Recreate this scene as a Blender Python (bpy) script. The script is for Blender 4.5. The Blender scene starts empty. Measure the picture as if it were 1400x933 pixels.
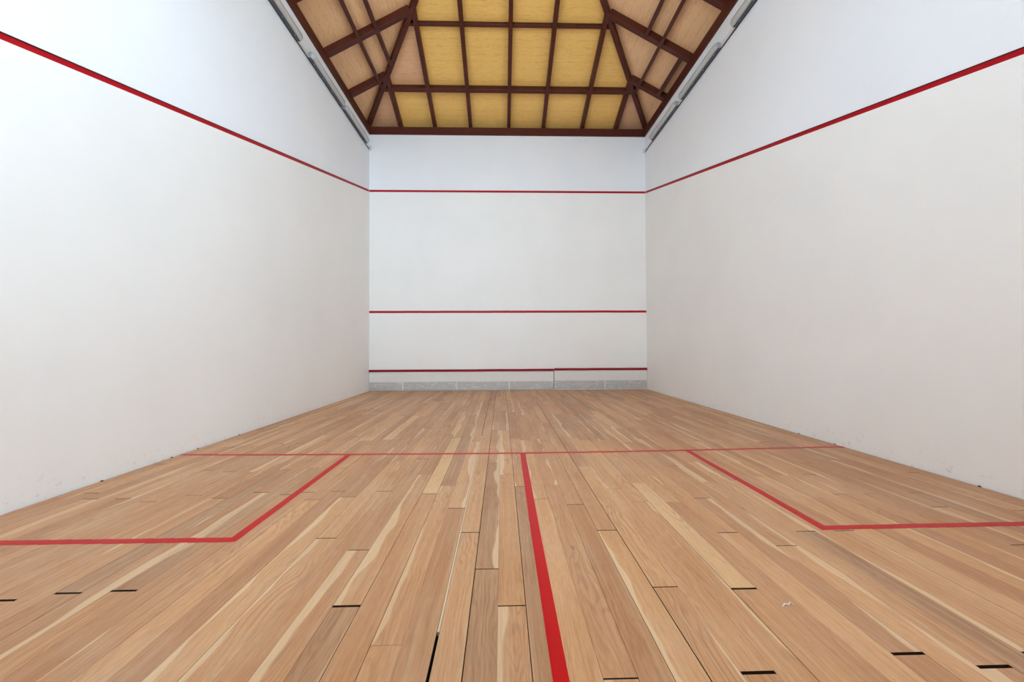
import bpy, bmesh, math, random
from mathutils import Vector, Matrix

random.seed(7)
scene = bpy.context.scene
COL = scene.collection

# ------------------------------------------------------------------ camera, world, light, exposure
# court: x across (-3.2..3.2), front wall at y = 0, back wall at y = -9.75, z up, metres
HALF, LEN = 3.2, 9.75
F_PX, CX, CY, CZ = 548.567, -0.1736, -9.2531, 1.0020
YAW, PITCH, ROLL = 0.0258302, 0.0139401, -0.0042436

fwd = Vector((math.sin(YAW) * math.cos(PITCH), math.cos(YAW) * math.cos(PITCH), math.sin(PITCH)))
r0 = Vector((math.cos(YAW), -math.sin(YAW), 0))
u0 = r0.cross(fwd)
right = r0 * math.cos(ROLL) + u0 * math.sin(ROLL)
up = -r0 * math.sin(ROLL) + u0 * math.cos(ROLL)
cam_data = bpy.data.cameras.new('camera')
cam_data.sensor_fit = 'HORIZONTAL'
cam_data.sensor_width = 36.0
cam_data.lens = F_PX * 36.0 / 1400.0
cam_data.clip_start = 0.02
cam = bpy.data.objects.new('camera', cam_data)
M = Matrix((right, up, -fwd)).transposed().to_4x4()
M.translation = (CX, CY, CZ)
cam.matrix_world = M
COL.objects.link(cam)
scene.camera = cam

world = bpy.data.worlds.new('daylight')
scene.world = world
world.use_nodes = True
wn = world.node_tree.nodes
wn['Background'].inputs['Color'].default_value = (0.625, 0.83, 1.0, 1)
wn['Background'].inputs['Strength'].default_value = 9.0

sun_data = bpy.data.lights.new('sun', 'SUN')
sun_data.energy = 7.0
sun_data.angle = math.radians(1.0)
sun_data.color = (1.0, 0.95, 0.87)
sun = bpy.data.objects.new('sun', sun_data)
sun.rotation_euler = Vector((-0.35, -0.55, -0.78)).to_track_quat('-Z', 'Y').to_euler()
COL.objects.link(sun)

scene.view_settings.view_transform = 'Standard'
scene.view_settings.look = 'None'
scene.view_settings.gamma = 1.0
scene.view_settings.use_curve_mapping = False
scene.view_settings.exposure = 0.58
scene.cycles.max_bounces = 14
scene.cycles.diffuse_bounces = 10
scene.cycles.glossy_bounces = 4
scene.cycles.transmission_bounces = 8
scene.cycles.sample_clamp_indirect = 6.0
scene.cycles.use_denoising = True


def portal(name, loc, direction, sx, sy):
    d = bpy.data.lights.new(name, 'AREA')
    d.shape = 'RECTANGLE'
    d.size, d.size_y = sx, sy
    d.cycles.is_portal = True
    o = bpy.data.objects.new(name, d)
    o.location = loc
    o.rotation_euler = Vector(direction).to_track_quat('-Z', 'Z').to_euler()
    COL.objects.link(o)


# openings that let daylight in (both behind the camera's field of view)
BACK_OPEN = (-3.2, 0.2, 3.2, 5.88)          # x0, x1, z0, z1 in the back wall
SIDE_OPEN = (-9.6, -7.0, 3.4, 5.8)         # y0, y1, z0, z1 in the wall on the +x side
portal('back_portal', ((BACK_OPEN[0] + BACK_OPEN[1]) / 2, -LEN - 0.3, (BACK_OPEN[2] + BACK_OPEN[3]) / 2), (0, 1, 0),
       BACK_OPEN[1] - BACK_OPEN[0], BACK_OPEN[3] - BACK_OPEN[2])
portal('side_portal', (HALF + 0.3, (SIDE_OPEN[0] + SIDE_OPEN[1]) / 2, (SIDE_OPEN[2] + SIDE_OPEN[3]) / 2), (-1, 0, 0),
       SIDE_OPEN[1] - SIDE_OPEN[0], SIDE_OPEN[3] - SIDE_OPEN[2])


# ------------------------------------------------------------------ helpers
def lin(r, g, b):
    def c(v):
        v /= 255.0
        return v / 12.92 if v <= 0.04045 else ((v + 0.055) / 1.055) ** 2.4
    return (c(r), c(g), c(b), 1.0)


class NT:
    """small wrapper that builds node trees"""
    def __init__(self, name):
        self.m = bpy.data.materials.new(name)
        self.m.use_nodes = True
        self.t = self.m.node_tree
        self.bsdf = self.t.nodes['Principled BSDF']

    def n(self, typ, **kw):
        nd = self.t.nodes.new(typ)
        for k, v in kw.items():
            setattr(nd, k, v)
        return nd

    def put(self, sock, v):
        if isinstance(v, bpy.types.NodeSocket):
            self.t.links.new(v, sock)
        else:
            sock.default_value = v

    def math(self, op, a, b=0.0, c=0.0, clamp=False):
        nd = self.n('ShaderNodeMath', operation=op, use_clamp=clamp)
        for i, v in enumerate((a, b, c)):
            self.put(nd.inputs[i], v)
        return nd.outputs[0]

    def vmul(self, a, b):
        nd = self.n('ShaderNodeVectorMath', operation='MULTIPLY')
        self.put(nd.inputs[0], a)
        self.put(nd.inputs[1], b)
        return nd.outputs[0]

    def vadd(self, a, b):
        nd = self.n('ShaderNodeVectorMath', operation='ADD')
        self.put(nd.inputs[0], a)
        self.put(nd.inputs[1], b)
        return nd.outputs[0]

    def xyz(self, x, y, z):
        nd = self.n('ShaderNodeCombineXYZ')
        for i, v in enumerate((x, y, z)):
            self.put(nd.inputs[i], v)
        return nd.outputs[0]

    def sep(self, v):
        nd = self.n('ShaderNodeSeparateXYZ')
        self.put(nd.inputs[0], v)
        return nd.outputs

    def noise(self, vec, scale=1.0, detail=2.0, rough=0.5, dist=0.0):
        nd = self.n('ShaderNodeTexNoise')
        self.put(nd.inputs['Vector'], vec)
        nd.inputs['Scale'].default_value = scale
        nd.inputs['Detail'].default_value = detail
        nd.inputs['Roughness'].default_value = rough
        nd.inputs['Distortion'].default_value = dist
        return nd.outputs['Fac']

    def ramp(self, fac, stops, interp='LINEAR'):
        nd = self.n('ShaderNodeValToRGB')
        cr = nd.color_ramp
        cr.interpolation = interp
        while len(cr.elements) < len(stops):
            cr.elements.new(0.5)
        for e, (p, c) in zip(cr.elements, stops):
            e.position = p
            e.color = c if len(c) == 4 else (*c, 1)
        self.put(nd.inputs['Fac'], fac)
        return nd.outputs['Color']

    def mix(self, fac, a, b, blend='MIX'):
        nd = self.n('ShaderNodeMix', data_type='RGBA', blend_type=blend)
        self.put(nd.inputs[0], fac)
        self.put(nd.inputs[6], a)
        self.put(nd.inputs[7], b)
        return nd.outputs[2]

    def pos(self):
        return self.n('ShaderNodeNewGeometry').outputs['Position']

    def attr(self, name):
        return self.n('ShaderNodeAttribute', attribute_name=name).outputs['Fac']

    def bump(self, h, strength=0.2, dist=0.01):
        nd = self.n('ShaderNodeBump')
        nd.inputs['Strength'].default_value = strength
        nd.inputs['Distance'].default_value = dist
        self.put(nd.inputs['Height'], h)
        self.put(self.bsdf.inputs['Normal'], nd.outputs[0])

    def set(self, color=None, rough=None, spec=None, metal=None):
        if color is not None:
            self.put(self.bsdf.inputs['Base Color'], color)
        if rough is not None:
            self.put(self.bsdf.inputs['Roughness'], rough)
        if spec is not None:
            self.put(self.bsdf.inputs['Specular IOR Level'], spec)
        if metal is not None:
            self.put(self.bsdf.inputs['Metallic'], metal)
        return self.m


# ------------------------------------------------------------------ materials
def mat_plaster(name, base, blotch, fine, rough):
    t = NT(name)
    p = t.pos()
    big = t.noise(p, 0.9, 3.0, 0.6)
    mid = t.noise(p, 7.0, 4.0, 0.6)
    small = t.noise(p, 60.0, 3.0, 0.6)
    col = t.mix(t.ramp(big, [(0.35, (0, 0, 0)), (0.7, (1, 1, 1))]), base, blotch)
    # chipped, flaked paint with a shape of its own low on the wall
    z = t.sep(p)[2]
    low = t.ramp(z, [(0.0, (1, 1, 1)), (0.16, (0.25, 0.25, 0.25)), (0.3, (0, 0, 0))])
    chip = t.ramp(t.noise(p, 22.0, 5.0, 0.65, 0.6), [(0.60, (0, 0, 0)), (0.66, (1, 1, 1))])
    chip = t.math('MULTIPLY', chip, t.math('MULTIPLY', low, 0.45))
    col = t.mix(chip, col, lin(186, 182, 176))
    mark = t.ramp(t.noise(t.vmul(p, (1, 1.0, 1.6)), 5.0, 5.0, 0.7, 0.8), [(0.70, (0, 0, 0)), (0.78, (1, 1, 1))])
    col = t.mix(t.math('MULTIPLY', mark, 0.10), col, lin(170, 165, 160))
    h = t.math('ADD', t.math('MULTIPLY', mid, 1.0), t.math('MULTIPLY', small, fine))
    h = t.math('ADD', h, t.math('MULTIPLY', chip, -1.2))
    t.bump(h, 0.16, 0.01)
    return t.set(col, rough, 0.3)


PAINT_LOW = mat_plaster('cream_white_playing_plaster', lin(245, 244, 241), lin(241, 240, 237), 0.25, 0.55)
PAINT_UP = mat_plaster('cool_white_upper_plaster', lin(242, 244, 247), lin(238, 241, 245), 0.7, 0.7)


def mat_red(name, c1, c2, rough):
    t = NT(name)
    p = t.pos()
    f = t.noise(p, 9.0, 4.0, 0.6)
    s = t.ramp(t.noise(t.vmul(p, (6, 1, 6)), 14.0, 3.0, 0.6), [(0.72, (0, 0, 0)), (0.80, (1, 1, 1))])
    col = t.mix(f, c1, c2)
    col = t.mix(t.math('MULTIPLY', s, 0.25), col, lin(222, 120, 110))
    return t.set(col, rough, 0.25)


RED_WALL = mat_red('red_wall_line_paint', lin(182, 6, 25), lin(164, 4, 18), 0.5)
RED_FLOOR = mat_red('red_floor_line_paint', lin(194, 3, 11), lin(180, 2, 8), 0.42)
RED_TIN = mat_red('red_tin_capping_paint', lin(150, 8, 26), lin(132, 6, 20), 0.5)


def mat_oak():
    t = NT('oak_floorboard')
    p = t.pos()
    seed = t.attr('seed')
    u = t.attr('across')                                # 0..1 across the board
    x, y, z = t.sep(p)
    s100 = t.math('MULTIPLY', seed, 91.7)
    base = t.ramp(seed, [(0.0, lin(180, 121, 75)), (0.16, lin(199, 140, 89)), (0.32, lin(189, 128, 79)),
                         (0.48, lin(210, 152, 100)), (0.62, lin(193, 134, 86)), (0.76, lin(203, 145, 95)),
                         (0.88, lin(165, 115, 76)), (0.97, lin(222, 174, 121))], 'CONSTANT')
    # slow tone drift along each board
    drift = t.noise(t.xyz(t.math('MULTIPLY', x, 6.0), t.math('MULTIPLY', y, 1.1), s100), 1.0, 3.0, 0.55)
    base = t.mix(t.ramp(drift, [(0.3, (0, 0, 0)), (0.7, (1, 1, 1))]), t.mix(0.22, base, lin(150, 110, 80)), t.mix(0.22, base, lin(226, 192, 154)))
    # cathedral grain: bands across the board bent by a slow noise along it
    warp = t.noise(t.xyz(t.math('MULTIPLY', x, 9.0), t.math('MULTIPLY', y, 1.6), s100), 1.0, 2.0, 0.5, 0.4)
    ph = t.math('ADD', t.math('MULTIPLY', x, 260.0), t.math('MULTIPLY', warp, 62.0))
    ring = t.math('SINE', t.math('ADD', ph, s100))
    ring = t.ramp(t.math('MULTIPLY_ADD', ring, 0.5, 0.5), [(0.45, (0, 0, 0)), (0.95, (1, 1, 1))])
    amt = t.noise(t.xyz(t.math('MULTIPLY', x, 5.0), t.math('MULTIPLY', y, 0.9), t.math('ADD', s100, 13.0)), 1.0, 2.0)
    amt = t.ramp(amt, [(0.38, (0.04, 0.04, 0.04)), (0.68, (1, 1, 1))])
    base = t.mix(t.math('MULTIPLY', t.math('MULTIPLY', ring, amt), 0.42), base, lin(128, 84, 56))
    # fine pores
    pore = t.noise(t.xyz(t.math('MULTIPLY', x, 420.0), t.math('MULTIPLY', y, 16.0), s100), 1.0, 3.0, 0.7)
    pf = t.ramp(pore, [(0.42, (0, 0, 0)), (0.72, (1, 1, 1))])
    base = t.mix(t.math('MULTIPLY', pf, 0.36), base, lin(120, 78, 50))
    streak = t.noise(t.xyz(t.math('MULTIPLY', x, 70.0), t.math('MULTIPLY', y, 1.3), s100), 1.0, 3.0, 0.6)
    base = t.mix(t.ramp(streak, [(0.45, (0, 0, 0)), (0.75, (0.4, 0.4, 0.4))]), base, lin(214, 178, 140))
    # pale sapwood along one edge of some boards
    w = t.n('ShaderNodeTexWhiteNoise', noise_dimensions='1D')
    t.put(w.inputs['W'], t.math('MULTIPLY', seed, 517.3))
    h1 = w.outputs['Value']
    w2 = t.n('ShaderNodeTexWhiteNoise', noise_dimensions='1D')
    t.put(w2.inputs['W'], t.math('MULTIPLY', seed, 233.1))
    flip = t.math('GREATER_THAN', w2.outputs['Value'], 0.5)
    uu = t.math('ABSOLUTE', t.math('SUBTRACT', u, flip))
    wob = t.noise(t.xyz(s100, t.math('MULTIPLY', y, 1.7), t.math('MULTIPLY', x, 3.0)), 1.0, 2.0, 0.5)
    edge = t.math('ADD', uu, t.math('MULTIPLY', t.math('SUBTRACT', wob, 0.5), 1.3))
    lim = t.math('MULTIPLY', t.math('SUBTRACT', h1, 0.57), 0.78)
    sap = t.math('DIVIDE', t.math('SUBTRACT', lim, edge), 0.05, clamp=True)
    base = t.mix(t.math('MULTIPLY', sap, 0.62), base, lin(226, 197, 158))
    # dull, dusty wear
    dust = t.noise(p, 1.3, 4.0, 0.62, 0.5)
    base = t.mix(t.ramp(dust, [(0.48, (0, 0, 0)), (0.75, (0.24, 0.24, 0.24))]), base, lin(204, 176, 148))
    # knots
    vor = t.n('ShaderNodeTexVoronoi')
    t.put(vor.inputs['Vector'], t.xyz(t.math('MULTIPLY', x, 3.2), t.math('MULTIPLY', y, 1.1), s100))
    vor.inputs['Scale'].default_value = 1.0
    kn = t.ramp(vor.outputs['Distance'], [(0.012, (1, 1, 1)), (0.04, (0, 0, 0))])
    base = t.mix(t.math('MULTIPLY', kn, 0.5), base, lin(96, 66, 48))
    rough = t.math('MULTIPLY_ADD', pf, 0.12, 0.43)
    t.bump(t.math('MULTIPLY', pf, -1.0), 0.12, 0.002)
    return t.set(base, rough, 0.38)


OAK = mat_oak()


def mat_filler():
    t = NT('pale_filler_strip')
    f = t.noise(t.vmul(t.pos(), (200, 6, 1)), 1.0, 3.0)
    return t.set(t.mix(f, lin(226, 200, 170), lin(196, 164, 132)), 0.6, 0.3)


FILLER = mat_filler()


def mat_plain(name, c1, c2, scale, rough, spec=0.3, metal=0.0, stretch=(1, 1, 1)):
    t = NT(name)
    f = t.noise(t.vmul(t.pos(), stretch), scale, 4.0, 0.6)
    return t.set(t.mix(f, c1, c2), rough, spec, metal)


SUBFLOOR = mat_plain('dark_subfloor', lin(40, 28, 20), lin(26, 18, 13), 12, 0.9, 0.1)
CONCRETE = mat_plain('pale_terrace_concrete', lin(196, 186, 170), lin(178, 168, 152), 3, 0.9, 0.2)
EDGE = mat_plain('dark_shade_and_edge', lin(46, 16, 16), lin(34, 12, 12), 8, 0.6)  # tin edge strip, and the lip shade painted above the side out lines
BOARD_EDGE = mat_plain('dark_board_edge', lin(62, 42, 28), lin(42, 28, 20), 30, 0.9, 0.1)
FRAME = mat_plain('white_window_frame', lin(225, 225, 222), lin(215, 215, 212), 8, 0.5)


def mat_beam():
    t = NT('dark_stained_timber')
    p = t.pos()
    a = t.noise(t.vmul(p, (9, 9, 9)), 1.0, 4.0, 0.6)
    g = t.noise(t.vmul(p, (34, 34, 60)), 1.0, 4.0, 0.65, 0.5)
    c = t.mix(a, lin(70, 29, 19), lin(98, 43, 27))
    c = t.mix(t.ramp(g, [(0.5, (0, 0, 0)), (0.8, (0.8, 0.8, 0.8))]), c, lin(44, 18, 12))
    return t.set(c, 0.5, 0.3)


BEAM = mat_beam()


def mat_panel(name, c1, c2, dark, along_x):
    """veneer board, its grain lines running along x (front slope) or along y (side slopes)"""
    t = NT(name)
    p = t.pos()
    x, y, z = t.sep(p)
    seed = t.math('MULTIPLY', t.attr('seed'), 57.0)
    al, ac = (x, y) if along_x else (y, x)
    lo = t.noise(t.xyz(t.math('MULTIPLY', al, 1.2), t.math('MULTIPLY', ac, 4.0), seed), 1.0, 3.0, 0.5)
    c = t.mix(lo, c1, c2)
    fine = t.noise(t.xyz(t.math('MULTIPLY', al, 7.0), t.math('MULTIPLY', ac, 110.0), seed), 1.0, 3.0, 0.6)
    c = t.mix(t.ramp(fine, [(0.5, (0, 0, 0)), (0.75, (0.55, 0.55, 0.55))]), c, dark)
    wv = t.noise(t.xyz(t.math('MULTIPLY', al, 9.0), t.math('MULTIPLY', ac, 2.0), seed), 1.0, 2.0, 0.5)
    ph = t.math('ADD', t.math('MULTIPLY', ac, 48.0), t.math('MULTIPLY', wv, 3.0))
    ln = t.ramp(t.math('MULTIPLY_ADD', t.math('SINE', ph), 0.5, 0.5), [(0.93, (0, 0, 0)), (0.995, (1, 1, 1))])
    br = t.ramp(t.noise(t.xyz(t.math('MULTIPLY', al, 16.0), t.math('MULTIPLY', ac, 9.0), seed), 1.0, 3.0), [(0.4, (0, 0, 0)), (0.6, (1, 1, 1))])
    c = t.mix(t.math('MULTIPLY', t.math('MULTIPLY', ln, br), 0.38), c, dark)
    return t.set(c, 0.5, 0.3)


PANEL_YEL = mat_panel('yellow_veneer_panel', lin(252, 208, 122), lin(244, 196, 110), lin(206, 148, 72), True)
PANEL_TAN_F = mat_panel('tan_veneer_panel', lin(240, 192, 150), lin(230, 180, 138), lin(192, 138, 98), True)
PANEL_TAN_S = mat_panel('tan_veneer_panel_side', lin(248, 204, 156), lin(236, 188, 140), lin(196, 142, 98), False)
ROOF = mat_plain('roof_deck', lin(120, 84, 60), lin(100, 70, 50), 5, 0.8)


def mat_tin_grey():
    t = NT('scuffed_grey_metal_sheet')
    p = t.pos()
    a = t.noise(t.vmul(p, (5, 5, 14)), 1.0, 5.0, 0.7, 1.0)
    c = t.mix(a, lin(172, 171, 169), lin(202, 201, 198))
    sc = t.ramp(t.noise(t.vmul(p, (7, 7, 22)), 1.0, 5.0, 0.75, 1.6), [(0.52, (0, 0, 0)), (0.62, (1, 1, 1))])
    c = t.mix(t.math('MULTIPLY', sc, 0.6), c, lin(232, 230, 226))
    dk = t.ramp(t.noise(t.vmul(p, (14, 14, 40)), 1.0, 4.0, 0.7), [(0.62, (0, 0, 0)), (0.72, (1, 1, 1))])
    c = t.mix(t.math('MULTIPLY', dk, 0.35), c, lin(130, 130, 132))
    return t.set(c, 0.5, 0.4, 0.15)


TIN_GREY = mat_tin_grey()
TIN_WHITE = mat_plain('tin_white_paint', lin(232, 230, 226), lin(224, 221, 216), 6, 0.45, 0.35)
TRUNK = mat_plain('white_trunking_plastic', lin(228, 229, 230), lin(216, 217, 219), 8, 0.5)
SHADE_GASKET = mat_plain('shade_gasket_grey', lin(66, 66, 70), lin(52, 52, 56), 20, 0.6)  # lamp gaskets, and the shade line painted under the trunking
LAMP_BASE = mat_plain('grey_lamp_housing', lin(92, 97, 106), lin(78, 83, 92), 10, 0.45)
TUBE = mat_plain('white_tube_glass', lin(240, 240, 240), lin(232, 232, 232), 10, 0.25, 0.5)
CLIP = mat_plain('steel_clip', lin(150, 150, 152), lin(120, 120, 124), 20, 0.35, 0.5, 0.8)
END_CAP = mat_plain('grey_end_cap', lin(160, 163, 170), lin(148, 151, 158), 10, 0.5)


def mat_clear():
    t = NT('clouded_acrylic')
    tr = t.n('ShaderNodeBsdfTransparent')
    tr.inputs['Color'].default_value = (0.90, 0.92, 0.95, 1)
    df = t.n('ShaderNodeBsdfDiffuse')
    df.inputs['Color'].default_value = lin(236, 236, 234)
    mz = t.n('ShaderNodeMixShader')
    mz.inputs[0].default_value = 0.55
    t.put(mz.inputs[1], tr.outputs[0])
    t.put(mz.inputs[2], df.outputs[0])
    gl = t.n('ShaderNodeBsdfGlossy')
    gl.inputs['Roughness'].default_value = 0.12
    lw = t.n('ShaderNodeLayerWeight')
    lw.inputs['Blend'].default_value = 0.35
    f = t.math('MULTIPLY_ADD', lw.outputs['Fresnel'], 0.5, 0.03)
    mx = t.n('ShaderNodeMixShader')
    t.put(mx.inputs[0], f)
    t.put(mx.inputs[1], mz.outputs[0])
    t.put(mx.inputs[2], gl.outputs[0])
    out = t.t.nodes['Material Output']
    t.put(out.inputs['Surface'], mx.outputs[0])
    t.t.nodes.remove(t.bsdf)
    return t.m


CLEAR = mat_clear()
PAPER = mat_plain('white_paper', lin(236, 234, 230), lin(222, 220, 216), 60, 0.7)
CRUMB = mat_plain('dark_crumb', lin(70, 58, 48), lin(48, 40, 34), 60, 0.9)


# ------------------------------------------------------------------ mesh helpers
def obj(name, verts, faces, mats, parent=None, loc=(0, 0, 0), mat_idx=None, smooth=False):
    me = bpy.data.meshes.new(name)
    me.from_pydata([tuple(v) for v in verts], [], faces)
    for m in (mats if isinstance(mats, (list, tuple)) else [mats]):
        me.materials.append(m)
    if mat_idx:
        for f, i in zip(me.polygons, mat_idx):
            f.material_index = i
    if smooth:
        for f in me.polygons:
            f.use_smooth = True
    me.update()
    o = bpy.data.objects.new(name, me)
    o.location = loc
    COL.objects.link(o)
    if parent is not None:
        o.parent = parent
    return o


def tag(o, label=None, category=None, group=None, kind=None):
    if label:
        o['label'] = label
    if category:
        o['category'] = category
    if group:
        o['group'] = group
    if kind:
        o['kind'] = kind
    return o


def empty(name, loc=(0, 0, 0)):
    o = bpy.data.objects.new(name, None)
    o.empty_display_size = 0.1
    o.location = loc
    COL.objects.link(o)
    return o


class MB:
    def __init__(self):
        self.v, self.f, self.m = [], [], []

    def prism(self, poly_a, poly_b, mi=0):
        """closed solid between two matching polygons"""
        n = len(poly_a)
        b = len(self.v)
        self.v += [tuple(p) for p in poly_a] + [tuple(p) for p in poly_b]
        self.f.append(tuple(b + i for i in reversed(range(n))))
        self.f.append(tuple(b + n + i for i in range(n)))
        for i in range(n):
            j = (i + 1) % n
            self.f.append((b + i, b + j, b + n + j, b + n + i))
        self.m += [mi] * (n + 2)

    def box(self, x0, x1, y0, y1, z0, z1, mi=0):
        self.prism([(x0, y0, z0), (x1, y0, z0), (x1, y1, z0), (x0, y1, z0)],
                   [(x0, y0, z1), (x1, y0, z1), (x1, y1, z1), (x0, y1, z1)], mi)

    def tube(self, a, b, r, seg=10, mi=0, ry=None):
        a, b = Vector(a), Vector(b)
        d = (b - a).normalized()
        s = d.orthogonal().normalized()
        t = d.cross(s)
        ra, rb = [], []
        for i in range(seg):
            an = 2 * math.pi * i / seg
            off = s * math.cos(an) * r + t * math.sin(an) * (ry or r)
            ra.append(a + off)
            rb.append(b + off)
        self.prism(ra, rb, mi)

    def build(self, name, mats, parent=None, loc=(0, 0, 0), fix=True, bevel=0.0, smooth=False):
        L = Vector(loc)
        o = obj(name, [Vector(v) - L for v in self.v], self.f, mats, parent, loc, self.m, smooth)
        bm = bmesh.new()
        bm.from_mesh(o.data)
        if fix:
            bmesh.ops.recalc_face_normals(bm, faces=bm.faces)
        if bevel:
            bmesh.ops.bevel(bm, geom=list(bm.edges), offset=bevel, segments=1, affect='EDGES', profile=0.5)
        bm.to_mesh(o.data)
        bm.free()
        return o


def bar(name, a, b, width, depth, side, mat, parent, lift=0.0):
    """timber from a to b on its lower centre line; depth rises along the slope normal"""
    a, b = Vector(a), Vector(b)
    d = (b - a).normalized()
    s = Vector(side)
    s = (s - d * s.dot(d)).normalized()
    nrm = s.cross(d)
    if nrm.z < 0:
        nrm = -nrm
    a, b = a + nrm * lift, b + nrm * lift
    c = 0.006
    w = width / 2
    prof = [(-w + c, 0), (w - c, 0), (w, c), (w, depth), (-w, depth), (-w, c)]
    mb = MB()
    mid = (a + b) / 2
    mb.prism([a + s * p + nrm * q for p, q in prof], [b + s * p + nrm * q for p, q in prof])
    return mb.build(name, mat, parent, mid)


# ------------------------------------------------------------------ the setting: walls
TH = 0.30                   # wall thickness
WALL_TOP = 5.90
CH = 0.010                  # depth of the out-line channel
OUT_LO, OUT_HI = 4.572, 4.622


def line_z(y):              # the side wall out line falls towards the back
    return 4.572 + 0.2503 * y


def side_wall(name, s):
    mb = MB()
    xi, xc, xo = s * HALF, s * (HALF + CH), s * (HALF + TH)
    Y0, Y1 = 0.0, -LEN

    def slab(poly, xa, xb, mi):
        mb.prism([(xa, y, z) for y, z in poly], [(xb, y, z) for y, z in poly], mi)

    top = WALL_TOP + 0.36
    if s < 0:
        slab([(Y0 + TH, 0), (Y1 - TH, 0), (Y1 - TH, WALL_TOP), (Y0 + TH, WALL_TOP)], xc, xo, 1)
        slab([(Y0, -0.05), (Y1, -0.05), (Y1, line_z(Y1)), (Y0, line_z(Y0))], xi, xc, 0)
        slab([(Y0, line_z(Y0) + 0.05), (Y1, line_z(Y1) + 0.05), (Y1, WALL_TOP), (Y0, WALL_TOP)], xi, xc, 1)
    else:
        a0, a1, z0, z1 = SIDE_OPEN
        for p in ([(Y0 + TH, 0), (a1, 0), (a1, WALL_TOP), (Y0 + TH, WALL_TOP)],
                  [(a0, 0), (Y1 - TH, 0), (Y1 - TH, WALL_TOP), (a0, WALL_TOP)],
                  [(a1, 0), (a0, 0), (a0, z0), (a1, z0)], [(a1, z1), (a0, z1), (a0, WALL_TOP), (a1, WALL_TOP)]):
            slab(p, xc, xo, 1)
        slab([(Y0, -0.05), (a1, -0.05), (a1, line_z(a1)), (Y0, line_z(Y0))], xi, xc, 0)
        slab([(a1, -0.05), (Y1, -0.05), (Y1, min(z0, line_z(Y1))), (a1, min(z0, line_z(a1)))], xi, xc, 0)
        slab([(Y0, line_z(Y0) + 0.05), (a1, line_z(a1) + 0.05), (a1, WALL_TOP), (Y0, WALL_TOP)], xi, xc, 1)
        slab([(a1, z1), (a0, z1), (a0, WALL_TOP), (a1, WALL_TOP)], xi, xc, 1)
        slab([(a0, z0), (Y1, z0), (Y1, WALL_TOP), (a0, WALL_TOP)], xi, xc, 1)
    # parapet behind the eave beam closes the gap up to the roof deck
    slab([(Y0 + TH, WALL_TOP), (Y1 - TH, WALL_TOP), (Y1 - TH, top), (Y0 + TH, top)], s * (HALF + 0.21), xo, 1)
    w = mb.build(name, [PAINT_LOW, PAINT_UP])
    tag(w, kind='structure')
    # red out line lying in its channel
    yb = Y1 if s < 0 else SIDE_OPEN[1]
    lm = MB()
    xa, xb = s * (HALF + CH + 0.002), s * (HALF + CH - 0.0035)
    lm.prism([(xa, Y0, line_z(Y0)), (xa, yb, line_z(yb)), (xa, yb, line_z(yb) + 0.05), (xa, Y0, line_z(Y0) + 0.05)],
             [(xb, Y0, line_z(Y0)), (xb, yb, line_z(yb)), (xb, yb, line_z(yb) + 0.05), (xb, Y0, line_z(Y0) + 0.05)])
    ln = lm.build('out_line', RED_WALL, w)
    gm = MB()  # added dark strip: shade under the channel's upper lip, put in as colour
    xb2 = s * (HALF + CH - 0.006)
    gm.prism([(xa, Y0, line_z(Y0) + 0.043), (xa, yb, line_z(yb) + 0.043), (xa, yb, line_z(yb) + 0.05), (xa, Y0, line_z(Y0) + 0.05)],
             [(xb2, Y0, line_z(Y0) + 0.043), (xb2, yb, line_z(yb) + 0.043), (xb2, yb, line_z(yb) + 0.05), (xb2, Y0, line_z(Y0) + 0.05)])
    tag(gm.build('lip_shade_strip', EDGE, w), 'thin dark strip painted as lip shade above the red line')
    tag(ln, 'red out line sloping down along the %s white side wall' % ('bright' if s < 0 else 'greyer'))
    return w


wall_left = side_wall('wall_left', -1)
wall_right = side_wall('wall_right', 1)

mb = MB()
mb.box(-HALF - CH, HALF + CH, CH, TH, 0, WALL_TOP, 1)
mb.box(-HALF, HALF, 0, CH, -0.05, OUT_LO, 0)
mb.box(-HALF, HALF, 0, CH, OUT_HI, WALL_TOP, 1)
mb.box(-HALF - 0.21, HALF + 0.21, 0.21, TH, WALL_TOP, WALL_TOP + 0.36, 1)
wall_front = mb.build('wall_front', [PAINT_LOW, PAINT_UP])
tag(wall_front, kind='structure')
mb = MB()
mb.box(-HALF, HALF, CH - 0.0035, CH + 0.002, OUT_LO, OUT_HI)
tag(mb.build('out_line', RED_WALL, wall_front), 'red out line across the top of the front wall')
mb = MB()
for i in range(16):
    x0, x1 = -HALF + 0.4 * i, -HALF + 0.4 * (i + 1)
    j = random.uniform(-0.0015, 0.0015)
    mb.box(x0, x1, -0.0012, 0.001, 1.782 + j, 1.834 + j)
tag(mb.build('service_line', RED_WALL, wall_front), 'red service line painted across the middle of the front wall')

# back wall (behind the camera): low wall with a daylight opening above it
mb = MB()
bx0, bx1, bz0, bz1 = BACK_OPEN
mb.box(-HALF - CH, HALF + CH, -LEN - TH, -LEN, 0, bz0, 0)
if bx0 > -HALF:
    mb.box(-HALF - CH, bx0, -LEN - TH, -LEN, bz0, WALL_TOP, 1)
if bx1 < HALF:
    mb.box(bx1, HALF + CH, -LEN - TH, -LEN, bz0, WALL_TOP, 1)
mb.box(-HALF - 0.21, HALF + 0.21, -LEN - TH, -LEN - 0.21, WALL_TOP, WALL_TOP + 0.36, 1)
tag(mb.build('wall_back', [PAINT_LOW, PAINT_UP]), kind='structure')

# window frame in the side opening
wf = MB()
a0, a1, z0, z1 = SIDE_OPEN
for y in (a0, (a0 + a1) / 2 - 0.03, a1 - 0.06):
    wf.box(HALF + 0.1, HALF + 0.16, y, y + 0.06, z0, z1)
for z in (z0, z1 - 0.06):
    wf.box(HALF + 0.1, HALF + 0.16, a0, a1, z, z + 0.06)
tag(wf.build('window_1', FRAME), kind='structure')

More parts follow.
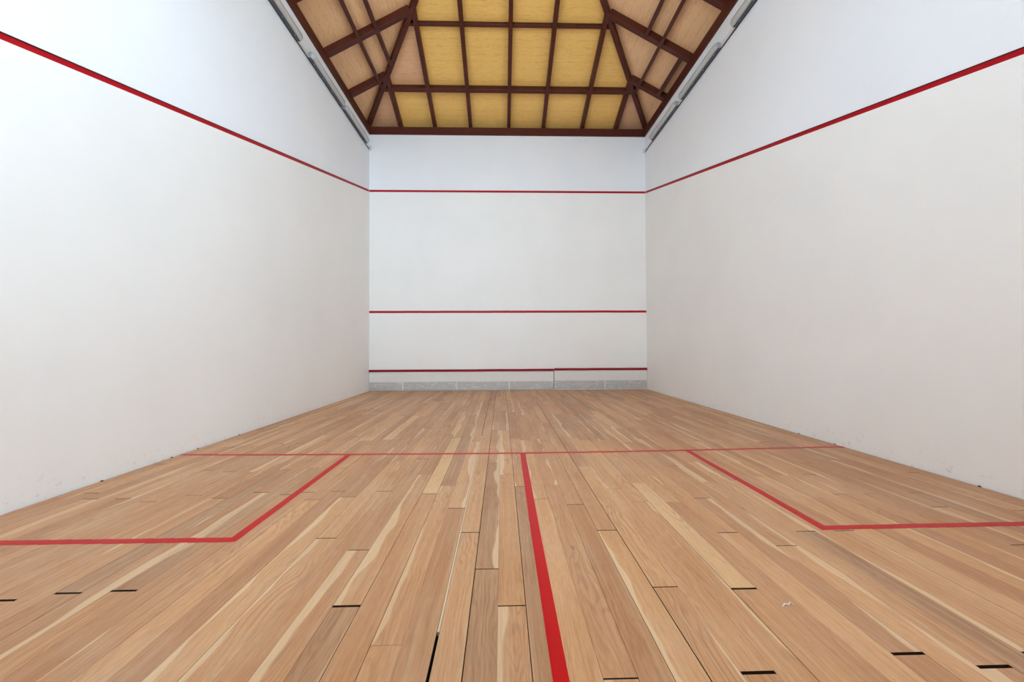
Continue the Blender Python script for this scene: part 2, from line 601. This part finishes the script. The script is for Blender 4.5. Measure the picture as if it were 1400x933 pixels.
# terrace outside
mb = MB()
mb.box(-30, 30, -40, 20, -0.40, -0.30)
tag(mb.build('ground', CONCRETE), kind='structure')

# ------------------------------------------------------------------ floor: subfloor and boards
mb = MB()
mb.box(-HALF - CH, HALF + CH, -LEN, CH, -0.25, -0.020)
floor = mb.build('floor', SUBFLOOR)
tag(floor, kind='structure')

PW, P0 = 0.10667, 0.128
JOINTS = {-31: [-5.7], -30: [-6.39], -29: [-6.5], -28: [-6.06], -27: [-6.5], -26: [-5.9], -25: [-6.56], -24: [-5.94, -4.35], -23: [-6.46],
          -22: [-7.59, -5.95], -21: [-6.52, -3.28], -20: [-7.55, -5.9, -4.37], -19: [-6.42], -18: [-7.54, -5.86, -4.29],
          -17: [-6.47], -16: [-6.43], -15: [-6.57, -4.87], -14: [-6.42], -13: [-6.53], -12: [-7.11], -11: [-6.43],
          -10: [-7.24, -3.84], -9: [-7.67, -6.07], -8: [-6.49, -4.79], -7: [-6.33], -6: [-6.74], -5: [-7.07, -4.68],
          -4: [-7.43, -5.77], -3: [-7.69, -4.44], -2: [-6.37], -1: [-6.61, -4.95], 0: [-6.35], 1: [-6.71],
          2: [-7.07, -5.35], 3: [-7.59, -5.9], 4: [-8.03], 5: [-6.68, -4.98], 6: [-7.61, -6.33], 7: [-6.69],
          8: [-7.12], 9: [-7.97], 10: [-7.27], 11: [-8.03, -6.32], 12: [-7.12], 13: [-7.98, -4.48], 14: [-7.12],
          15: [-7.95], 16: [-6.66], 17: [-6.2], 18: [-6.6], 19: [-6.19], 20: [-6.59], 21: [-7.3], 22: [-6.83],
          23: [-6.59, -4.81], 24: [-5.8], 25: [-3.88], 26: [-6.9], 27: [-6.17], 28: [-5.4]}
# joints that stand open as dark slots (row, y)
OPEN_ENDS = {(-22, -7.59), (-20, -7.55), (-18, -7.54), (9, -7.97), (11, -8.03), (13, -7.98), (15, -7.95), (6, -7.61),
             (-9, -7.67), (4, -8.03)}
# joints with a narrower but still visible gap
MID_ENDS = {(-30, -6.39), (-29, -6.5), (-27, -6.5), (-25, -6.56), (-23, -6.46), (-21, -6.52), (-19, -6.42), (-17, -6.47), (-16, -6.43), (-14, -6.42),
            (-13, -6.53), (-11, -6.43), (-12, -7.11), (-10, -7.24), (-5, -7.07), (-6, -6.74), (2, -7.07), (1, -6.71), (8, -7.12), (10, -7.27),
            (12, -7.12), (14, -7.12), (22, -6.83), (18, -6.6), (3, -7.59), (-3, -7.69), (-4, -7.43)}
# extra width of the seam on the low-x side of a row
SEAM = {-5: 0.0098, -4: 0.003, -2: 0.0022, 3: 0.003, -7: 0.0012, -8: 0.0014, 6: 0.0014, 2: 0.0012}
TONE = {}


def measured_project(P):
    d = Vector(P) - Vector((CX, CY, CZ))
    zf = d.dot(fwd)
    if zf < 0.05:
        return None
    return (700 + F_PX * d.dot(right) / zf, 466.5 - F_PX * d.dot(up) / zf)


boards = []
kmin, kmax = -32, 28
for k in range(kmin, kmax + 1):
    rr = random.Random(1000 + k)
    xa, xb = P0 + PW * k, P0 + PW * (k + 1)
    xa, xb = max(xa, -HALF + 0.008), min(xb, HALF - 0.008)
    if xb - xa < 0.006:
        continue
    js = sorted(JOINTS.get(k, [-6.4 + rr.uniform(-0.8, 0.8)]))
    lo = js[0]
    while lo > -LEN + 0.6:
        lo -= 1.65 + rr.uniform(-0.12, 0.12)
        if lo > -LEN + 0.25:
            js.insert(0, lo)
    full = [js[0]]
    for a in js[1:]:
        while a - full[-1] > 2.4:
            full.append(full[-1] + 1.65 + rr.uniform(-0.1, 0.1))
        full.append(a)
    js = full
    hi = js[-1]
    while hi < -1.0:
        hi += 1.65 + rr.uniform(-0.35, 0.12)
        if hi < -0.35:
            js.append(hi)
    ends = [-LEN + 0.01] + js + [-0.012]
    gl = 0.00025 + SEAM.get(k, rr.choice([0, 0, 0, 0.0005]))
    gr = 0.00025
    for i in range(len(ends) - 1):
        ya, yb = ends[i], ends[i + 1]
        ga = 0.007 if (k, round(ya, 2)) in OPEN_ENDS else 0.0055 if (k, round(ya, 2)) in MID_ENDS else rr.choice([0.0006, 0.0012, 0.003, 0.005])
        gb = 0.006 if (k, round(yb, 2)) in OPEN_ENDS else 0.0006
        g = 0.004 if (k == -5 and ya > -4.75) else gl
        boards.append((xa + g, xb - gr, ya + ga, yb - gb, rr.uniform(-0.0007, 0.0), rr.random()))


def board_geo(b):
    x0, x1, y0, y1, z, seed = b
    c = 0.0005
    zb = -0.018
    v = [(x0 + c, y0 + c, z), (x1 - c, y0 + c, z), (x1 - c, y1 - c, z), (x0 + c, y1 - c, z),
         (x0, y0, z - c), (x1, y0, z - c), (x1, y1, z - c), (x0, y1, z - c),
         (x0, y0, zb), (x1, y0, zb), (x1, y1, zb), (x0, y1, zb)]
    f = [(0, 1, 2, 3)]            # then, per side, the worn arris and the dark edge below it
    for i in range(4):
        j = (i + 1) % 4
        f += [(4 + i, 4 + j, j, i), (8 + i, 8 + j, 4 + j, 4 + i)]
    return v, f


def board_attrs(me, seeds, across):
    a = me.attributes.new('seed', 'FLOAT', 'POINT')
    a.data.foreach_set('value', seeds)
    a = me.attributes.new('across', 'FLOAT', 'POINT')
    a.data.foreach_set('value', across)


def shown_area(b):
    x0, x1, y0, y1 = b[:4]
    y0 = max(y0, -8.06)
    if y1 <= y0:
        return 0.0
    q = [measured_project(p) for p in ((x0, y0, 0), (x1, y0, 0), (x1, y1, 0), (x0, y1, 0))]
    if any(p is None for p in q):
        return 0.0
    if all(p[0] < 0 for p in q) or all(p[0] > 1400 for p in q):
        return 0.0
    q = [(min(max(p[0], 0), 1400), min(max(p[1], 0), 933)) for p in q]
    return abs(sum(q[i][0] * q[(i + 1) % 4][1] - q[(i + 1) % 4][0] * q[i][1] for i in range(4))) / 2


boards.sort(key=shown_area, reverse=True)
UV = [0, 1, 1, 0] * 3
EDGE_IDX = [0] + [0, 1] * 4
for b in boards[:300]:
    v, f = board_geo(b)
    cx, cy = (b[0] + b[1]) / 2, (b[2] + b[3]) / 2
    o = obj('plank', [(x - cx, y - cy, z) for x, y, z in v], f, [OAK, BOARD_EDGE], floor, (cx, cy, 0), EDGE_IDX)
    board_attrs(o.data, [b[5]] * 12, UV)
V, Fc, S, A = [], [], [], []
for b in boards[300:]:
    v, f = board_geo(b)
    n = len(V)
    V += v
    Fc += [tuple(n + i for i in q) for q in f]
    S += [b[5]] * 12
    A += UV
if V:
    o = obj('plank_field', V, Fc, [OAK, BOARD_EDGE], floor, mat_idx=EDGE_IDX * (len(V) // 12))
    board_attrs(o.data, S, A)
    tag(o, kind='stuff')

# pale filler strip pushed into the widest seam
xs = P0 + PW * (-5)
mb = MB()
N = 24
for i in range(N):
    ya, yb = -7.82 + (3.12 * i) / N, -7.82 + (3.12 * (i + 1)) / N
    mb.box(xs + 0.0010, xs + 0.0088, ya, yb, -0.016, -0.0010 - 0.0006 * (i % 3 == 0))
tag(mb.build('filler_strip', FILLER, floor), 'thin pale wooden strip filling the widest gap between floorboards')


# red lines painted on the boards: one short piece per board, the boards having crept a little
def interp(pts, x):
    for (xa, ya), (xb, yb) in zip(pts, pts[1:]):
        if x <= xb:
            return ya + (yb - ya) * (x - xa) / (xb - xa)
    return pts[-1][1]


ZT, ZB = 0.0007, -0.0012


def cross_line(mb, pts, w, jitter, skew, rs):
    rr = random.Random(rs)
    x0, x1 = pts[0][0], pts[-1][0]
    edges = [x0] + [P0 + PW * k for k in range(kmin, kmax + 2) if x0 < P0 + PW * k < x1] + [x1]
    for xa, xb in zip(edges, edges[1:]):
        j, s = rr.uniform(-jitter, jitter), skew * rr.uniform(0.4, 1.0)
        ya, yb = interp(pts, xa) + j - s, interp(pts, xb) + j + s
        mb.prism([(xa, ya - w / 2, ZB), (xb, yb - w / 2, ZB), (xb, yb + w / 2, ZB), (xa, ya + w / 2, ZB)],
                 [(xa, ya - w / 2, ZT), (xb, yb - w / 2, ZT), (xb, yb + w / 2, ZT), (xa, ya + w / 2, ZT)])


def long_line(mb, pts, w):
    for (xa, ya), (xb, yb) in zip(pts, pts[1:]):
        mb.prism([(xa - w / 2, ya, ZB), (xa + w / 2, ya, ZB), (xb + w / 2, yb, ZB), (xb - w / 2, yb, ZB)],
                 [(xa - w / 2, ya, ZT), (xa + w / 2, ya, ZT), (xb + w / 2, yb, ZT), (xb - w / 2, yb, ZT)])


SHORT = [(-3.192, -5.395), (-2.404, -5.430), (-1.606, -5.448), (-0.765, -5.466), (0.023, -5.470), (0.822, -5.457),
         (1.604, -5.436), (2.416, -5.396), (3.192, -5.368)]
mb = MB()
cross_line(mb, SHORT, 0.046, 0.002, 0.001, 1)
tag(mb.build('short_line', RED_FLOOR, floor), 'red short line painted across the whole wooden floor')
mb = MB()
long_line(mb, [(0.001, -9.7), (0.001, -8.0), (0.006, -7.0), (0.020, -5.495)], 0.05)
tag(mb.build('half_court_line', RED_FLOOR, floor), 'red half-court line running down the middle of the wooden floor')
mb = MB()
long_line(mb, [(-1.577, -7.0835), (-1.584, -6.5), (-1.600, -5.47)], 0.05)
cross_line(mb, [(-3.192, -7.100), (-2.6, -7.103), (-1.552, -7.108)], 0.05, 0.0015, 0.004, 2)
tag(mb.build('service_box_line', RED_FLOOR, floor), 'red service box line meeting the bright white wall')
mb = MB()
long_line(mb, [(1.586, -7.0575), (1.594, -6.483), (1.600, -5.46)], 0.05)
cross_line(mb, [(1.561, -7.082), (2.2, -7.076), (3.192, -7.070)], 0.05, 0.0012, 0.0015, 3)
tag(mb.build('service_box_line', RED_FLOOR, floor), 'red service box line meeting the greyer white wall')

# ------------------------------------------------------------------ ceiling: pyramid roof of timbers and veneer panels
Z0, TS = 6.10, 0.545                       # underside of the timbers at the wall, pitch of the side slopes
RATIO = (LEN / 2) / HALF
SF = TS / RATIO                            # pitch of the front and back slopes
APEX = Z0 + TS * HALF
DEP = 0.132                                # depth of the timbers
YM = -LEN / 2


def zf(y):
    return Z0 - SF * y


def zb(y):
    return Z0 + SF * (y + LEN)


def zs(x):
    return Z0 + TS * (HALF - abs(x))


mb = MB()
E_ = 0.55                                  # eave overhang
drop = 0.165


def deck(poly):
    mb.prism([(x, y, z + drop) for x, y, z in poly], [(x, y, z + drop + 0.06) for x, y, z in poly])


ox, oy = HALF + E_, E_ * RATIO
zc = Z0 - TS * E_
A_, B_, C_, D_ = (-ox, oy, zc), (ox, oy, zc), (ox, -LEN - oy, zc), (-ox, -LEN - oy, zc)
P_ = (0, YM, APEX)
for tri in ((A_, B_, P_), (B_, C_, P_), (C_, D_, P_), (D_, A_, P_)):
    deck(tri)
ceiling = mb.build('ceiling', ROOF)
tag(ceiling, kind='structure')


def clip(poly, a, b, c):
    """keep the part of a plan polygon where a*x + b*y + c >= 0"""
    out = []
    for i in range(len(poly)):
        p, q = poly[i], poly[(i + 1) % len(poly)]
        dp, dq = a * p[0] + b * p[1] + c, a * q[0] + b * q[1] + c
        if dp >= 0:
            out.append(p)
        if (dp >= 0) != (dq >= 0):
            t = dp / (dp - dq)
            out.append((p[0] + t * (q[0] - p[0]), p[1] + t * (q[1] - p[1])))
    return out


def panel(poly, zfun, m):
    if len(poly) < 3:
        return
    ar = abs(sum(poly[i][0] * poly[(i + 1) % len(poly)][1] - poly[(i + 1) % len(poly)][0] * poly[i][1] for i in range(len(poly)))) / 2
    if ar < 0.01:
        return
    cx = sum(p[0] for p in poly) / len(poly)
    cy = sum(p[1] for p in poly) / len(poly)
    pts = [(p[0] + (cx - p[0]) * 0.004, p[1] + (cy - p[1]) * 0.004) for p in poly]
    b = MB()
    b.prism([(x, y, zfun(x, y) + DEP + 0.008) for x, y in pts], [(x, y, zfun(x, y) + DEP + 0.022) for x, y in pts])
    o = b.build('ceiling_panel', m, ceiling, (cx, cy, zfun(cx, cy) + DEP))
    s = random.random()
    a = o.data.attributes.new('seed', 'FLOAT', 'POINT')
    a.data.foreach_set('value', [s] * len(o.data.vertices))


FR_X = [-2.497, -1.707, -0.880, 0.012, 0.822, 1.736, 2.536]
# front slope panels (and the like on the back slope behind the camera)
xs_ = [-HALF - 0.2] + FR_X + [HALF + 0.2]
ys_ = [0.2, -0.835, -2.01, -3.2, YM]
for back in (False, True):
    for i in range(len(xs_) - 1):
        for j in range(len(ys_) - 1):
            ya, yb = ys_[j], ys_[j + 1]
            poly = [(xs_[i], ya), (xs_[i + 1], ya), (xs_[i + 1], yb), (xs_[i], yb)]
            # triangle: -y <= RATIO * (HALF - |x|)
            poly = clip(poly, RATIO, 1, RATIO * HALF)
            if poly:
                poly = clip(poly, -RATIO, 1, RATIO * HALF)
            if back:
                poly = [(x, -LEN - y) for x, y in poly]
            tan = (i == 0) or (i == 1 and j >= 1) or (i == 7 and j == 0)
            panel(poly, (lambda x, y: zb(y)) if back else (lambda x, y: zf(y)), PANEL_TAN_F if tan else PANEL_YEL)
SIDE_Y = [-1.085, -2.215, -3.345, -4.475, -5.275, -6.405, -7.535, -8.665]
sx_ = [HALF + 0.2, 2.66, 1.7, 0.8, 0.0]
sy_ = [0.2] + SIDE_Y + [-LEN - 0.2]
for s in (-1, 1):
    for i in range(len(sy_) - 1):
        for j in range(len(sx_) - 1):
            poly = [(s * sx_[j], sy_[i]), (s * sx_[j + 1], sy_[i]), (s * sx_[j + 1], sy_[i + 1]), (s * sx_[j], sy_[i + 1])]
            # keep -y >= RATIO * (HALF - |x|) and y + LEN >= RATIO * (HALF - |x|)
            poly = clip(poly, s * RATIO, -1, -RATIO * HALF)
            if poly:
                poly = clip(poly, s * RATIO, 1, LEN - RATIO * HALF)
            if poly:
                panel(poly, lambda x, y: zs(x), PANEL_TAN_S)

# hip rafters
for sx in (-1, 1):
    for back in (False, True):
        y0 = -LEN if back else 0.0
        d = Vector((0, YM, APEX)) - Vector((sx * HALF, y0, Z0))
        side = Vector((-d.y, d.x, 0))
        bar('hip_rafter', (sx * HALF, y0, Z0 - 0.004), (0, YM, APEX - 0.004), 0.088, DEP + 0.02, side, BEAM, ceiling)
# jack rafters on the front slope and, behind the camera, on the back slope
for x in FR_X:
    ye = -RATIO * (HALF - abs(x))
    w = 0.075 if abs(x) < 2 else 0.085
    bar('rafter', (x, 0.19, zf(0.19)), (x, ye, zf(ye)), w, DEP, (1, 0, 0), BEAM, ceiling)
    bar('rafter', (x, -LEN - 0.19, zf(0.19)), (x, -LEN - ye, zf(ye)), w, DEP, (1, 0, 0), BEAM, ceiling)
# purlins of the front slope: one length between each pair of rafters
for y, w, dp, lift in ((-0.835, 0.088, 0.115, 0.004), (-2.01, 0.055, 0.075, 0.05), (-3.2, 0.055, 0.075, 0.05)):
    xe = HALF + y / RATIO
    stops = [-xe] + [x for x in FR_X if abs(x) < xe - 0.03] + [xe]
    for xa, xb in zip(stops, stops[1:]):
        for back in (False, True):
            yy = -LEN - y if back else y
            zz = zf(y)
            bar('purlin', (xa + 0.036, yy, zz), (xb - 0.036, yy, zz), w, dp, (0, 1, -SF if not back else SF), BEAM, ceiling, lift)
# rafters of the side slopes
for s in (-1, 1):
    for y in SIDE_Y:
        m = min(-y, y + LEN)
        xin = HALF - m / RATIO
        xin = max(xin, 0.0)
        bar('rafter', (s * (HALF + 0.19), y, zs(HALF + 0.19)), (s * xin, y, zs(xin)), 0.105, DEP, (0, 1, 0), BEAM, ceiling)


def side_purlin(s, x, ya, yb, w=0.062):
    bar('purlin', (s * x, ya, zs(x) - 0.004), (s * x, yb, zs(x) - 0.004), w, DEP, (1, 0, -s * TS), BEAM, ceiling)


h = lambda x: -RATIO * (HALF - x)
side_purlin(-1, 2.645, h(2.645), -LEN - h(2.645))
side_purlin(-1, 2.333, h(2.333), -LEN - h(2.333))
side_purlin(1, 2.68, h(2.68), -LEN - h(2.68))
side_purlin(1, 2.412, -2.255, -LEN - h(2.412))
side_purlin(1, 3.07, -1.125, -2.175, 0.075)
for s in (-1, 1):
    side_purlin(s, 1.2, h(1.2), -LEN - h(1.2))
# eave beams on top of the walls
BT = 6.075


def eave(x0, x1, y0, y1, label):
    b = MB()
    b.box(x0, x1, y0, y1, WALL_TOP, BT)
    tag(b.build('eave_beam', BEAM, ceiling, ((x0 + x1) / 2, (y0 + y1) / 2, WALL_TOP), bevel=0.004), label)


eave(-HALF - 0.115, HALF + 0.115, -0.03, 0.115, 'dark timber beam along the top of the front wall')
eave(-HALF - 0.115, HALF + 0.115, -LEN - 0.115, -LEN + 0.03, 'dark timber beam over the back opening')
eave(-HALF - 0.115, -HALF + 0.03, -LEN + 0.04, -0.04, 'dark timber beam along the top of the bright side wall')
eave(HALF - 0.03, HALF + 0.115, -LEN + 0.04, -0.04, 'dark timber beam along the top of the greyer side wall')

# ------------------------------------------------------------------ tin boards at the foot of the front wall
def tin_board(x0, x1, lift, sheets, label):
    root = empty('tin_board', ((x0 + x1) / 2, -0.02, 0))
    L = Vector(root.location)

    def add(name, x0, x1, y0, y1, z0, z1, m, bev=0.0015):
        b = MB()
        b.box(x0 - L.x, x1 - L.x, y0 - L.y, y1 - L.y, z0, z1)
        return b.build(name, m, root, ((x0 + x1) / 2 - L.x, (y0 + y1) / 2 - L.y, z0), bevel=bev)

    b0 = 0.012 + lift * 0.6
    add('backing_panel', x0, x1, -0.016, -0.002, b0, 0.436 + lift, TIN_WHITE)
    for xa, xb in zip(sheets, sheets[1:]):
        xa_, xb_ = max(xa, x0) + 0.002, min(xb, x1) - 0.002
        add('panel', xa_, xb_, -0.022, -0.016, 0.204 + lift, 0.436 + lift, TIN_WHITE, 0.001)
    ks = [x0] + KICK(x0, x1) + [x1]
    for xa, xb in zip(ks, ks[1:]):
        add('kick_sheet', xa + 0.004, xb - 0.004, -0.0235, -0.016, b0 + 0.004, 0.198 + lift, TIN_GREY, 0.001)
        if xb < x1:
            add('joint_cover', xb - 0.012, xb + 0.012, -0.026, -0.016, b0 + 0.004, 0.204 + lift, TIN_WHITE, 0.001)
    if lift == 0:
        add('edge_strip', x1, x1 + 0.009, -0.022, -0.002, b0, 0.45, EDGE, 0.001)
    b = MB()
    N = 10
    rr = random.Random(int(x0 * 10))
    pts = [rr.uniform(-0.002, 0.002) for _ in range(N + 1)]
    for i in range(N):
        xa, xb = x0 + (x1 - x0) * i / N - L.x, x0 + (x1 - x0) * (i + 1) / N - L.x
        ya, yb = -0.040 - L.y, -0.002 - L.y
        za, zb_ = 0.436 + lift + pts[i], 0.436 + lift + pts[i + 1]
        b.prism([(xa, ya, za), (xa, yb, za), (xa, yb, za + 0.05), (xa, ya, za + 0.05)],
                [(xb, ya, zb_), (xb, yb, zb_), (xb, yb, zb_ + 0.05), (xb, ya, zb_ + 0.05)])
    tag(b.build('top_strip', RED_TIN, root), 'red painted top strip')
    tag(root, label, 'tin board', 'tin boards along the front wall')


def KICK(x0, x1):
    return [x for x in (-2.433, -1.215, -0.006, 2.215) if x0 + 0.1 < x < x1 - 0.1]


tin_board(-3.194, 1.020, 0.0, [-3.3, -1.215, 1.1], 'long white tin board with red top strip and scuffed grey sheets')
tin_board(1.034, 3.194, 0.012, [1.0, 3.3], 'shorter white tin board set slightly higher, past the dark upright joint')

# ------------------------------------------------------------------ tube lights and trunking high on both side walls
ZL = 5.575


def trunking(s, label):
    root = empty('cable_trunking', (s * HALF, -LEN / 2, ZL))

    def add(name, x0, x1, y0, y1, z0, z1, m):
        b = MB()
        b.box(min(s * x0, s * x1), max(s * x0, s * x1), y0 + LEN / 2, y1 + LEN / 2, z0, z1)
        return b.build(name, m, root, bevel=0.0015)
    add('channel', -0.022, -0.001, -LEN + 0.05, -0.012, -0.03, 0.022, TRUNK)
    b = MB()  # added dark strip in place of the contact shade under the channel
    b.tube((-s * 0.012, -LEN / 2 + 0.05, -0.039), (-s * 0.012, LEN / 2 - 0.012, -0.039), 0.0075, 8)
    tag(b.build('shade_strip', SHADE_GASKET, root), 'dark grey strip painted in as a shade line')
    add('end_block', -0.045, -0.001, -0.055, -0.004, -0.055, 0.035, TRUNK)
    tag(root, label, 'trunking', 'trunking under the roof')


trunking(-1, 'white trunking with painted shade line high on the bright side wall')
trunking(1, 'white trunking with painted shade line high on the greyer side wall')


def tube_light():
    """wall-mounted weatherproof batten; local x points off the wall, y along it, origin at its middle on the wall side"""
    root = empty('tube_light')
    Lh = 0.632
    # housing tray
    b = MB()
    prof = [(0.0, -0.046), (0.020, -0.050), (0.048, -0.050), (0.048, 0.050), (0.020, 0.050), (0.0, 0.046)]
    b.prism([(x, -Lh, z) for x, z in prof], [(x, Lh, z) for x, z in prof])
    b.build('housing', LAMP_BASE, root, bevel=0.002)
    # plastic cover: a shell open towards the tray, drawn in at both ends
    ys = [-Lh - 0.004, -Lh + 0.012, -Lh + 0.04, 0.0, Lh - 0.04, Lh - 0.012, Lh + 0.004]
    sc = [0.35, 0.8, 1.0, 1.0, 1.0, 0.8, 0.35]
    n = 15
    v, f = [], []
    for y, k in zip(ys, sc):
        for i in range(n):
            a = -math.pi / 2 + math.pi * i / (n - 1)
            v.append((0.0485 + 0.054 * k * max(math.cos(a), 0.0) ** 0.8, y, 0.052 * (0.7 + 0.3 * k) * math.sin(a)))
    for j in range(len(ys) - 1):
        for i in range(n - 1):
            a, c = j * n + i, (j + 1) * n + i
            f.append((a, a + 1, c + 1, c))
    for j in (0, len(ys) - 1):
        f.append(tuple(j * n + i for i in range(n)))
    o = obj('cover', v, f, CLEAR, root, smooth=True)
    tag(o, 'clouded clear plastic cover')
    bm = bmesh.new()
    bm.from_mesh(o.data)
    bmesh.ops.recalc_face_normals(bm, faces=bm.faces)
    bm.to_mesh(o.data)
    bm.free()
    for z in (-0.0535, 0.0535):
        b = MB()
        b.box(0.043, 0.052, -Lh + 0.02, Lh - 0.02, z - 0.0035, z + 0.0035)
        b.build('gasket', SHADE_GASKET, root)
    b = MB()
    b.tube((0.070, -Lh + 0.05, 0), (0.070, Lh - 0.05, 0), 0.013, 12)
    tb = b.build('tube', TUBE, root, smooth=False)
    for e in (-1, 1):
        b = MB()
        b.tube((0.070, e * (Lh - 0.052), 0), (0.070, e * (Lh - 0.03), 0), 0.0145, 12)
        b.build('tube_cap', CLIP, tb)
    for e in (-1, 1):
        b = MB()
        b.prism([(0.0, e * (Lh + 0.001), z) for z in (-0.04, 0.04)] + [(0.05, e * (Lh + 0.001), z) for z in (0.044, -0.044)],
                [(0.004, e * (Lh + 0.018), z) for z in (-0.03, 0.03)] + [(0.04, e * (Lh + 0.018), z) for z in (0.032, -0.032)])
        b.build('end_cap', END_CAP, root, bevel=0.002)
    for y in (-0.5, -0.17, 0.17, 0.5):
        for z in (-0.054, 0.054):
            b = MB()
            b.box(0.030, 0.060, y - 0.014, y + 0.014, z - 0.003, z + 0.003)
            b.build('clip', CLIP, root)
    return root


def copy_tree(o, parent=None):
    c = o.copy()
    COL.objects.link(c)
    c.parent = parent
    for ch in list(o.children):
        copy_tree(ch, c)
    return c


proto = tube_light()
first = True
LW = {-1: 'bright', 1: 'greyer'}
for s, spots in ((-1, [-0.965, -2.335, -3.94]), (1, [-1.20, -2.66, -4.33])):
    for i, y in enumerate(spots):
        o = proto if first else copy_tree(proto)
        first = False
        o.location = (s * (HALF - 0.023), y, ZL)
        o.rotation_euler = (0, 0, math.pi if s > 0 else 0)
        where = ('closest to the front wall', 'between two others', 'third along from the front wall')[i]
        tag(o, 'unlit plastic-covered tube light high on the %s side wall, %s' % (LW[s], where), 'light', 'tube lights under the roof')

# ------------------------------------------------------------------ small litter on the floor
b = MB()
pts = [(-0.022, -0.006), (-0.008, 0.004), (0.006, 0.001), (0.016, 0.007), (0.022, 0.001)]
hz = [0.0015, 0.004, 0.002, 0.009, 0.003]
for i in range(4):
    (xa, ya), (xb, yb) = pts[i], pts[i + 1]
    b.prism([(xa, ya, hz[i]), (xb, yb, hz[i + 1]), (xb + 0.003, yb + 0.009, hz[i + 1] * 0.7), (xa + 0.003, ya + 0.009, hz[i] * 0.7)],
            [(xa, ya, hz[i] + 0.0008), (xb, yb, hz[i + 1] + 0.0008), (xb + 0.003, yb + 0.009, hz[i + 1] * 0.7 + 0.0008), (xa + 0.003, ya + 0.009, hz[i] * 0.7 + 0.0008)])
o = b.build('paper_scrap', PAPER, None, (0, 0, 0))
o.location = (0.922, -7.725, 0.0)
tag(o, 'tiny crumpled scrap of white paper lying on the floorboards', 'scrap')

crumb_spots = [(-3.186, -5.50), (-3.187, -5.18), (-3.185, -6.14), (-3.188, -4.55), (3.187, -5.27), (3.186, -4.78), (3.186, -6.50)]
for i, (x, y) in enumerate(crumb_spots):
    rr = random.Random(i)
    v = []
    for a in range(6):
        an = a * math.pi / 3
        r = 0.009 * rr.uniform(0.7, 1.2)
        v.append((r * math.cos(an) * 0.8, r * math.sin(an) * 1.3, 0.0))
    n = len(v)
    v += [(p[0] * 0.55 + rr.uniform(-.001, .001), p[1] * 0.55, 0.008 * rr.uniform(0.7, 1.2)) for p in v]
    f = [tuple(reversed(range(n))), tuple(range(n, 2 * n))] + [(k, (k + 1) % n, n + (k + 1) % n, n + k) for k in range(n)]
    o = obj('debris_crumb', v, f, CRUMB, None, (x, y, 0.0))
    tag(o, 'small dark crumb of debris on the floor at the foot of %s side wall' % ('the bright' if x < 0 else 'the greyer'),
        'debris', 'crumbs along the %s side wall' % ('bright' if x < 0 else 'greyer'))
